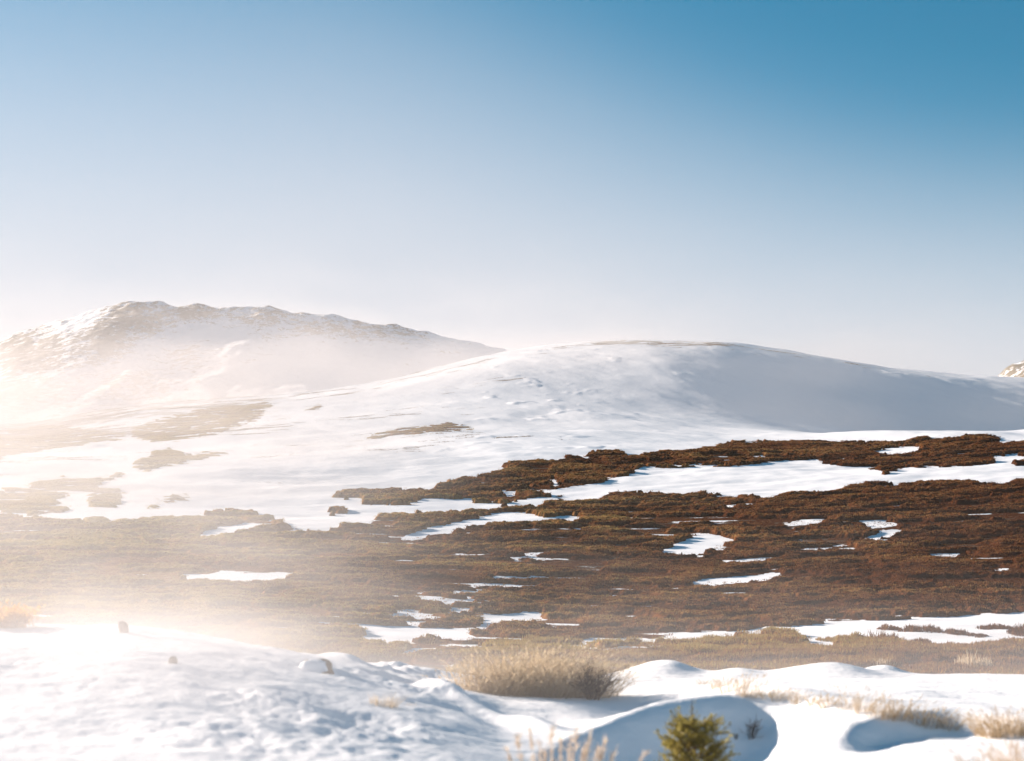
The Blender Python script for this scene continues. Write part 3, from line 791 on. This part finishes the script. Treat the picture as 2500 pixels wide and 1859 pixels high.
def twiggy(name, label, loc, n_main, height, width, seed, radius=.006, lean=.15, parent_cat='shrub', forks=4, mat='twig', oval=.8):
    """bare forked shrub: each main stem splits into thinner twigs"""
    rnd = np.random.default_rng(seed)
    lst = []
    for k in range(n_main):
        a = rnd.uniform(0, 2 * np.pi); sp = rnd.uniform(.1, 1) * width
        top = np.array([np.cos(a) * sp + lean * height, np.sin(a) * sp * oval, height * rnd.uniform(.5, 1)])
        t = np.linspace(0, 1, 5)[:, None]
        b = np.array([np.cos(a), np.sin(a), 0]) * width * .18
        bend = rnd.normal(0, .06 * height, 3)
        P = b + (top - b) * t + bend * np.sin(np.pi * t)
        P[0, 2] = -.05
        lst.append((P, radius * np.linspace(1, .35, 5)))
        for q in range(forks):
            i = rnd.integers(1, 4); s0 = P[i]
            e = s0 + (top - b) * rnd.uniform(.25, .55) + rnd.normal(0, .16 * height, 3) * np.array([1.3, 1, .7])
            M = (s0 + e) / 2 + rnd.normal(0, .03 * height, 3)
            lst.append((np.array([s0, M, e]), radius * np.array([.5, .38, .2])))
            for q2 in range(2):
                e2 = M + (e - M) * rnd.uniform(.4, 1.2) + rnd.normal(0, .09 * height, 3)
                lst.append((np.array([M, (M + e2) / 2, e2]), radius * np.array([.32, .25, .14])))
    o = tubes_mesh(name, lst, MAT[mat], tint=.45, sides=4)
    o.location = loc
    return tag(o, label, parent_cat)

# the big straw bush on the lip of the foreground, and the dark shrub grown into its right side
bx, by, bz = at(1296, 23.6)
t = thing('dry_grass_bush', 'large pale straw-coloured grass bush on the lip of the snow bank', 'grass bush', (bx, by, bz))
rnd = np.random.default_rng(401)
groups = []
for gx, gy, gs_, gh, gn in ((-.98, .1, .30, .62, 420), (-.80, -.25, .30, .55, 380), (-.66, .15, .40, .86, 800), (-.34, -.20, .38, .74, 700), (-.22, .25, .40, .98, 850), (.10, .0, .42, .90, 800), (.34, .3, .36, .94, 650), (.42, -.2, .34, .66, 500), (.70, .15, .34, .80, 600), (.98, .05, .30, .62, 420), (1.24, .2, .22, .44, 220)):
    P, w_, ti = stems(int(gn * .55), gs_, gh, (.20, -.05), .0075, rnd, splay=.75, tint=(rnd.uniform(.42, .66), .2), oval=.9, curl=.30)
    groups.append((P + np.array([gx, gy, 0]), w_, ti))
strip_mesh('stems', groups, MAT['straw'], t)
P = np.concatenate([g[0] for g in groups])
Q, qw = heads(P, rnd, .45, .14, .013, 6)
strip_mesh('seed_heads', [(Q, qw, np.clip(rnd.normal(.75, .18, len(Q)), 0, 1))], MAT['straw'], t)
x0, y0, z0 = at(1448, 23.2)
twiggy('dark_shrub', 'dark bare twiggy shrub at the right end of the large straw bush', (x0, y0, z0), 38, .52, .42, 402, radius=.007, forks=6)

# fir sapling in the bottom right hollow
x0, y0, z0 = at(1692, 13.6)
FT = float(tslope(1713)) * y0 - z0                 # height to the tip of the leader
fir = thing('fir_sapling', 'small bushy yellow-green fir sapling with a bare upright leader', 'tree', (x0, y0, z0 + .02))
rnd = np.random.default_rng(411)
tz_ = np.linspace(-.05, FT, 9)
trunk = np.stack([.012 * np.sin(tz_ * 5), .01 * np.cos(tz_ * 4), tz_], -1)
tubes_mesh('trunk', [(trunk, np.linspace(.018, .0025, 9))], MAT['bark'], fir, tint=.5)
lst, N0, N1, TI = [], [], [], []
CT = FT - .25                                        # top of the dense crown
def needle_spray(p0, p1, dens, ln, t0):
    m_ = max(6, int(dens * np.linalg.norm(p1 - p0) / .01))
    s_ = rnd.uniform(0, 1, m_)[:, None]
    c = p0 + (p1 - p0) * s_
    dr = (p1 - p0) / (np.linalg.norm(p1 - p0) + 1e-9)
    o = rnd.normal(0, 1, (m_, 3)); o -= (o @ dr)[:, None] * dr; o /= np.linalg.norm(o, axis=1, keepdims=True) + 1e-9
    N0.append(c); N1.append(c + (o * .8 + dr * .55) * ln * rnd.uniform(.6, 1.2, (m_, 1))); TI.append(np.clip(rnd.normal(t0, .16, m_), 0, 1))
for k in range(100):
    q = rnd.uniform(0.0, 1) ** .9
    zz = .12 + (CT - .12) * q
    a = k * 2.4 + rnd.normal(0, .3)
    ln = (.36 * (1 - .55 * q ** 2.2)) * rnd.uniform(.6, 1.08)
    p0 = np.array([0, 0, zz]); p1 = p0 + np.array([math.cos(a) * ln, math.sin(a) * ln, ln * rnd.uniform(.15, .75)])
    mid = (p0 + p1) / 2 + np.array([0, 0, -.03])
    lst.append((np.array([p0, mid, p1]), np.array([.005, .0035, .002])))
    t0 = rnd.uniform(.35, .95)
    needle_spray(mid, p1, 1.5, .030, t0)
    for q2 in range(7):
        s_ = rnd.uniform(.25, 1); b = p0 + (p1 - p0) * s_ + np.array([0, 0, -.02 * (1 - s_)])
        e = b + np.array([math.cos(a + rnd.normal(0, .9)), math.sin(a + rnd.normal(0, .9)), rnd.uniform(.1, 1.1)]) * rnd.uniform(.05, .12)
        lst.append((np.array([b, (b + e) / 2, e]), np.array([.0025, .002, .0012])))
        needle_spray(b, e, 2.0, .026, t0 + rnd.normal(0, .1))
for k in range(10):                                   # short twigs on the leader
    zz = CT + .22 * rnd.uniform(-.1, .95) ** 1.0; a = rnd.uniform(0, 6.28); ln = .06 * (1 - (zz - CT) / .30)
    p0 = np.array([0, 0, zz]); p1 = p0 + np.array([math.cos(a) * ln, math.sin(a) * ln, ln * 1.2])
    lst.append((np.array([p0, (p0 + p1) / 2, p1]), np.array([.002, .0015, .001]))); needle_spray(p0, p1, 1.6, .018, .7)
tubes_mesh('branches', lst, MAT['bark'], fir, tint=.5, sides=4)
N0 = np.concatenate(N0); N1 = np.concatenate(N1)
strip_mesh('crown', [(np.stack([N0, (N0 + N1) / 2, N1], 1), np.tile(np.array([[.007, .010, .003]]), (len(N0), 1)), np.concatenate(TI))], MAT['needles'], fir)

# bare little shrub in the shaded hollow
x0, y0, z0 = hit(1832, 1806)
twiggy('bare_shrub', 'small bare twig shrub alone in the shaded snow hollow right of the fir', (x0, y0, z0), 14, .24, .12, 421, radius=.0035, forks=4)
x0, y0, z0 = hit(1797, 1806)
twiggy('twig_sprout', 'tiny dark twig sprout in the shaded snow beside the fir', (x0, y0, z0), 9, .07, .035, 422, radius=.003, forks=2)

# feathery grass at the bottom edge
x0, y0, z0 = at(1352, 10.6)
t = thing('feather_grass', 'pale feather grass with upright plumes at the bottom picture edge', 'grass tuft', (x0, y0, z0))
rnd = np.random.default_rng(431)
P, w_, ti = stems(900, .36, .30, (.10, 0), .004, rnd, splay=.55, tint=(.5, .2), oval=.6, curl=.2)
strip_mesh('blades', [(P, w_, ti)], MAT['pink_straw'], t)
for k, (ppx, prow, hd) in enumerate([(1262, 1800, .9), (1295, 1790, .8), (1318, 1812, .7), (1345, 1783, 1.), (1368, 1806, .8), (1395, 1800, .8), (1408, 1788, 1.), (1428, 1822, .8), (1440, 1805, 1.), (1462, 1828, .7), (1478, 1812, 1.), (1238, 1830, .7), (1500, 1838, .8), (1330, 1830, .6), (1575, 1842, .7)]):
    yy = y0 + rnd.uniform(-.18, .18); tp = float(tslope(prow)); top = np.array([float(ucol(ppx, tp)) * yy - x0, yy - y0, tp * yy - z0])
    b = np.array([top[0] * .55, top[1], 0.0])
    s_ = np.linspace(0, 1, 6)[:, None]
    st = b + (top - b) * s_ + np.array([.03, 0, 0]) * np.sin(np.pi * s_) * -1
    q_ = rnd.uniform(0, 1, 60); c = b + (top - b) * (1 - q_ * .38)[:, None]
    dr = (top - b) / np.linalg.norm(top - b)
    e = c + (dr * .9 + rnd.normal(0, .60, (60, 3))) * .046 * hd
    strip_mesh('plume', [(st[None], np.full((1, 6), .003), np.array([.5])), (np.stack([c, (c + e) / 2, e], 1), np.tile(np.array([[.004, .009, .002]]), (60, 1)), np.clip(rnd.normal(.7, .15, 60), 0, 1))], MAT['pink_straw'], t)

# the row of dry tufts along the drift ridge
ORD = ['first', 'second', 'third', 'fourth', 'fifth', 'sixth', 'seventh', 'eighth', 'ninth', 'tenth', 'eleventh', 'twelfth', 'thirteenth', 'fourteenth', 'fifteenth', 'sixteenth']
ROWT = [(1715, 1672, .16, 60), (1752, 1679, .20, 80), (1786, 1688, .30, 110), (1826, 1699, .34, 150), (1872, 1704, .20, 60), (1904, 1708, .22, 80), (1948, 1714, .22, 80), (1990, 1718, .18, 60), (2022, 1724, .20, 80), (2066, 1732, .34, 60), (2104, 1740, .36, 80), (2152, 1748, .28, 130), (2190, 1752, .30, 120), (2238, 1764, .22, 80), (2272, 1772, .28, 120), (2318, 1780, .22, 90)]
for k, (ppx, prow, hh, nn) in enumerate(ROWT):
    tussock('grass_tuft', ORD[k] + ' dry grass tuft, counted from the left, in the row along the drift ridge', 'grass tuft', hit(ppx, prow), int(nn * 1.1), .10 + .06 * (nn > 100), hh, .0042, 440 + k, lean=(.18, 0), group='dry grass tufts along the drift ridge', share=.3, hl=.06, tint=(.45, .22))

tussock('grass_bush', 'tan bushy grass clump cut by the right picture edge above a blue hollow', 'grass bush', hit(2470, 1792), 900, .34, .30, .005, 470, lean=(-.05, 0), tint=(.4, .22), share=.2, hl=.06, splay=.6)
BR = [(2120, 10.2, .20, 90, 'lowest and leftmost'), (2215, 10.6, .20, 90, 'second from left'), (2290, 10.3, .27, 150, 'third from left'), (2350, 10.0, .30, 170, 'middle'), (2405, 10.5, .32, 220, 'fifth from left'), (2450, 10.2, .40, 260, 'second from right'), (2500, 10.6, .46, 320, 'tallest and rightmost')]
for k, (ppx, dd_, hh, nn, wd) in enumerate(BR):
    tussock('grass_clump', wd + ' blurred pale straw grass clump along the bottom right picture edge', 'grass clump', at(ppx, dd_), nn, .17, hh, .004, 480 + k, lean=(.05, 0), mat='pink_straw', group='grass clumps along the bottom right edge', share=.4, hl=.07, tint=(.35, .22))
tussock('grass_tuft', 'pale yellow grass tuft fading into blown snow left of the large bush', 'grass tuft', hit(935, 1724), 170, .15, .26, .005, 495, tint=(.7, .15), mat='straw')
tussock('grass_tuft', 'tiny tan grass tuft on a snow lump left of the large bush', 'grass tuft', hit(996, 1722), 60, .08, .09, .005, 496, tint=(.45, .2))
tussock('grass_tuft', 'few thin stems sticking up from the lip of the left snow bank', 'grass tuft', hit(78, 1532), 90, .20, .18, .004, 497, tint=(.6, .2))
# golden shrub at the left edge: stems and small leaves
x0, y0, z0 = at(-6, 21.6)
gs = thing('golden_shrub', 'golden orange shrub cut by the left picture edge behind the snow bank', 'shrub', (x0, y0, z0 - .03))
rnd = np.random.default_rng(498)
P, w_, ti = stems(60, .24, .52, (0, 0), .006, rnd, splay=.4, tint=(.3, .2))
strip_mesh('stems', [(P, w_, ti)], MAT['bark'], gs)
a = rnd.integers(0, 60, 4000); k_ = rnd.integers(1, 5, 4000)
c = P[a, k_] + rnd.normal(0, .03, (4000, 3)); e = c + rnd.normal(0, .03, (4000, 3))
strip_mesh('foliage', [(np.stack([c, (c + e) / 2, e], 1), np.tile(np.array([[.008, .030, .006]]), (4000, 1)), rnd.uniform(.2, 1, 4000))], MAT['gold'], gs)

# stones
def stone_material():
    m, n, l, out = material('lichen_stone')
    geo = n.new('ShaderNodeNewGeometry')
    c = ramp(n, l, noise_tex(n, l, 14, 6, geo.outputs['Position']), [(.3, (.09, .065, .045)), (.55, (.20, .15, .10)), (.75, (.30, .24, .17))])
    b = n.new('ShaderNodeBsdfPrincipled'); l.new(c, b.inputs['Base Color']); b.inputs['Roughness'].default_value = .9
    l.new(b.outputs[0], out.inputs[0])
    return m
MAT['stone'] = stone_material()
def blob(size, seed, rough=.22, nu=40, nv=24, flat=0.0):
    th = np.linspace(0, 2 * np.pi, nu, endpoint=False); ph = np.linspace(.001, np.pi - .001, nv)
    T_, Pp = np.meshgrid(th, ph)
    d = np.stack([np.sin(Pp) * np.cos(T_), np.sin(Pp) * np.sin(T_), np.cos(Pp)], -1)
    d = np.sign(d) * np.abs(d) ** .72                              # blocky
    r = 1 + rough * (fbm(d[..., 0] * 1.6 + seed, d[..., 1] * 1.6 + d[..., 2] * 1.9, 4, seed) + .5 * np.round(2 * vnoise(d[..., 0] * 1.3 + d[..., 2], d[..., 1] * 1.3, seed + 3)) / 2)
    v = d * r[..., None] * np.array(size)
    idx = np.arange(nu * nv).reshape(nv, nu)
    f = np.stack([idx[:-1], np.roll(idx[:-1], -1, 1), np.roll(idx[1:], -1, 1), idx[1:]], -1).reshape(-1, 4)
    return v.reshape(-1, 3), f
def stone(label, loc, size, seed, snow=None, rz=0.0, tilt=0.0):
    t = thing('stone', label, 'stone', loc, rz)
    v, f = blob(size, seed)
    v[:, 0] += tilt * v[:, 2]
    mesh_from('body', v + np.array([0, 0, size[2] * .35]), f, MAT['stone'], smooth=True, parent=t)
    if snow:
        v, f = blob((size[0] * snow[0], size[1] * 1.05, size[2] * snow[1]), seed + 9, .10)
        mesh_from('snow_cap', v + np.array([snow[2] * size[0], -.02, size[2] * snow[3]]), f, MAT['cap'], {'cover': np.zeros(len(v)), 'grass': np.zeros(len(v))}, smooth=True, parent=t)
MAT['cap'] = MAT['snow']
x0, y0, z0 = hit(302, 1545)
stone('small dark stone standing up on the lip of the left snow bank', (x0, y0, z0), (.065, .07, .12), 501, tilt=-.25)
x0, y0, z0 = hit(775, 1640)
stone('snow-covered stone with its brown right side bare, on the left bank', (x0, y0, z0 - .05), (.20, .19, .16), 505, snow=(1.0, .75, -.22, .62), tilt=-.15)
x0, y0, z0 = hit(422, 1620)
stone('tiny stone tip poking out of the smooth left snow', (x0, y0, z0), (.05, .05, .06), 509)

# separate bushes on the snow strip beyond the foreground
def heath_bush(label, px, row, half_px, h_px, seed, tint=.3, mat='scrub', group='low bushes on the snow strip', name='low_bush', nb=9):
    x0, y0, z0 = hit(px, row, 66, 200)
    sc = y0 / F
    rnd = np.random.default_rng(seed)
    rx = half_px * sc; ry = max(rx * .9, .5) + .6; hm = h_px * sc * 1.35
    n_ = int(np.clip(rx * ry * 34, 60, 1400))
    a = rnd.uniform(0, 2 * np.pi, n_); r = np.sqrt(rnd.uniform(0, 1, n_)); r = r * (1 + .18 * np.sin(3 * a + seed))
    lx = np.cos(a) * r * rx; ly = np.sin(a) * r * ry
    gz = land(x0 + lx, y0 + ly) - z0
    h = hm * np.sqrt(np.clip(1.15 - r ** 2, .05, 1)) * (.75 + .35 * fbm((x0 + lx) / .8, (y0 + ly) / .8, 2, seed)) 
    v, f, own = blades(lx, ly, gz, h, np.full(n_, .17), np.full(n_, .05), nb, seed, lean=(.15, 0))
    ti = np.clip(np.repeat(rnd.normal(tint, .14, n_), nb * 5) + np.repeat(rnd.normal(0, .1, n_ * nb), 5), 0, 1)
    o = mesh_from(name, v, f, MAT[mat], {'tint': ti})
    o.location = (x0, y0, z0)
    return tag(o, label, 'bush' if name == 'low_bush' else 'grass tuft', group)
heath_bush('smallest russet bush high on the snow strip, left of a twin-humped one', 2172, 1537, 24, 13, 601, .22)
heath_bush('russet twin-humped bush dusted with snow near the top of the snow strip', 2248, 1541, 50, 18, 602, .2)
heath_bush('flat russet bush between the twin-humped bush and the right edge', 2334, 1547, 28, 14, 603, .2)
heath_bush('low dark bush with trailing ends on the right of the snow strip', 2384, 1553, 24, 9, 604, .2)
heath_bush('dark red bush cut by the right picture edge on the snow strip', 2497, 1550, 32, 30, 605, .08)
heath_bush('long thin dark bush leading into the red bush at the right edge', 2428, 1536, 44, 14, 606, .12)
heath_bush('widest and tallest rounded brown bush on the snow strip', 2158, 1570, 56, 27, 607, .3)
heath_bush('rounded brown bush just right of the widest one', 2246, 1572, 25, 20, 608, .3)
heath_bush('low tan bush trailing right of the rounded brown ones', 2330, 1576, 52, 9, 609, .5)
heath_bush('tan bush beside the right edge above the grassy strip', 2425, 1576, 32, 12, 610, .5)
heath_bush('brown mounded bush above the straw bush where the snow strip narrows', 1890, 1576, 62, 24, 611, .45)
heath_bush('low tan bush dusted with snow in the gap of the grassy strip', 2020, 1564, 28, 9, 612, .7)
heath_bush('bright yellow-tan tussock with upright blades low on the right', 2374, 1640, 42, 40, 613, .75, 'straw', 'grass tussocks at the edge of the far snow', 'grass_tussock', 14)
heath_bush('yellow-tan tussock left of the bright upright one', 2150, 1634, 30, 24, 614, .6, 'straw', 'grass tussocks at the edge of the far snow', 'grass_tussock', 14)

# ------------------------------------------------------------------ haze: closed box of even air
def box(name, lo, hi):
    v = [(x_, y_, z_) for x_ in (lo[0], hi[0]) for y_ in (lo[1], hi[1]) for z_ in (lo[2], hi[2])]
    f = [(0, 1, 3, 2), (4, 6, 7, 5), (0, 4, 5, 1), (2, 3, 7, 6), (0, 2, 6, 4), (1, 5, 7, 3)]
    return mesh_from(name, v, f)
m, n, l, out = material('haze_air')
pv = n.new('ShaderNodeVolumePrincipled')
pv.inputs['Color'].default_value = (.55, .53, .53, 1)
pv.inputs['Density'].default_value = 3.5e-5
pv.inputs['Anisotropy'].default_value = .35
l.new(pv.outputs[0], out.inputs['Volume'])
hz = box('haze', (-9100, -320, float(min(GZ.min(), -20)) - 30), (9100, 6100, 590))
hz.data.materials.append(m)
tag(hz, 'thin pale snow haze filling the air', None, None, 'stuff')

# ------------------------------------------------------------------ snow blown along the ground
def drift_material(name, ground_pts, thick, dens, x_thin, x_full, y_in, y_out, scale, cut, aniso=.25, color=(.49, .487, .50)):
    """thickest near the ground and towards the windward (left) side, torn by noise; ground_pts: depth -> ground height"""
    m, n, l, out = material(name)
    tc = n.new('ShaderNodeTexCoord')
    sep = n.new('ShaderNodeSeparateXYZ'); l.new(tc.outputs['Object'], sep.inputs[0])
    X, Y, Z = sep.outputs
    def mr(v, a, b, c, d, smooth=True):
        r = n.new('ShaderNodeMapRange'); r.interpolation_type = 'SMOOTHSTEP' if smooth else 'LINEAR'
        l.new(v, r.inputs[0])
        for i, q in enumerate((a, b, c, d)): r.inputs[1 + i].default_value = q
        return r.outputs[0]
    fc = n.new('ShaderNodeFloatCurve')
    y0, y1 = ground_pts[0][0], ground_pts[-1][0]
    z0 = min(p[1] for p in ground_pts); z1 = max(p[1] for p in ground_pts)
    cv = fc.mapping.curves[0]
    while len(cv.points) < len(ground_pts): cv.points.new(.5, .5)
    for p, (yy, zz) in zip(cv.points, ground_pts):
        p.location = ((yy - y0) / (y1 - y0), (zz - z0) / (z1 - z0)); p.handle_type = 'VECTOR'
    fc.mapping.update()
    l.new(mr(Y, y0, y1, 0, 1, False), fc.inputs['Value'])
    g = mr(fc.outputs[0], 0, 1, z0, z1, False)
    hgt = mathn(n, l, 'MAXIMUM', mathn(n, l, 'SUBTRACT', Z, g), 0.0)
    mp = n.new('ShaderNodeMapping'); mp.inputs['Scale'].default_value = (scale[0], scale[1], scale[2])
    l.new(tc.outputs['Object'], mp.inputs['Vector'])
    no = noise_tex(n, l, 1.0, 2, mp.outputs[0], .55)
    tk = mathn(n, l, 'MULTIPLY', mr(no, .3, .7, .35, 1.9), thick)
    fall = mathn(n, l, 'POWER', 2.718, mathn(n, l, 'MULTIPLY', mathn(n, l, 'DIVIDE', hgt, tk), -1.0))
    d = mathn(n, l, 'MULTIPLY', fall, mr(no, cut[0], cut[1], cut[2], 1.0))
    d = mathn(n, l, 'MULTIPLY', d, mr(X, x_thin, x_full, 0.0, 1.0))
    d = mathn(n, l, 'MULTIPLY', d, mathn(n, l, 'MULTIPLY', mr(Y, y_in[0], y_in[1], 0, 1), mr(Y, y_out[0], y_out[1], 1, 0)))
    d = mathn(n, l, 'MULTIPLY', d, dens)
    pv = n.new('ShaderNodeVolumePrincipled')
    pv.inputs['Color'].default_value = (*color, 1); pv.inputs['Anisotropy'].default_value = aniso
    l.new(d, pv.inputs['Density'])
    l.new(pv.outputs[0], out.inputs['Volume'])
    return m
def drift(name, lo, hi, label, **k):
    o = box(name, lo, hi)
    o.data.materials.append(drift_material(name, **k))
    return tag(o, label, None, None, 'stuff')
drift('blowing_snow', (-60, 7, -6), (45, 95, 4.5), 'snow streaming low over the lip of the foreground bank',
      ground_pts=[(7, -1.7), (14, -1.7), (22, -1.5), (30, -2.2), (45, -4), (95, -5)], thick=.85, dens=.026, x_thin=52, x_full=-12, y_in=(7, 24), y_out=(70, 95), scale=(.10, .16, .5), cut=(.3, .65, .25))
drift('blowing_snow', (-220, 96, -8), (60, 640, 95), 'snow blowing across the left half of the scrub slope',
      ground_pts=[(96, -5), (150, -2.2), (220, 3.8), (300, 13), (400, 27), (520, 50), (640, 68)], thick=6.0, dens=.0095, x_thin=12, x_full=-95, y_in=(96, 150), y_out=(480, 640), scale=(.013, .024, .08), cut=(.40, .62, .18))
HP = [(d_, float(tslope(r_)) * d_) for d_, r_ in zip(FD, FR[1400]) if 480 <= d_ <= 1800]
drift('blowing_snow', (-800, 500, 32), (600, 1750, 400), 'plumes of snow sweeping up the hill and off the ridge below the mountain',
      ground_pts=HP, thick=17.0, dens=.0028, color=(.56, .555, .57), x_thin=620, x_full=-120, y_in=(500, 750), y_out=(1500, 1750), scale=(.006, .007, .017), cut=(.40, .63, .24))
drift('blowing_snow', (-22, 5, -4), (6, 26, 2.2), 'fine snow whirling over the bottom left of the foreground bank',
      ground_pts=[(5, -1.6), (14, -1.35), (22, -.85), (26, -1.0)], thick=.8, dens=.15, x_thin=0.2, x_full=-4.5, color=(.68, .675, .69), y_in=(5, 10), y_out=(21, 26), scale=(.3, .35, .8), cut=(.3, .65, .3))
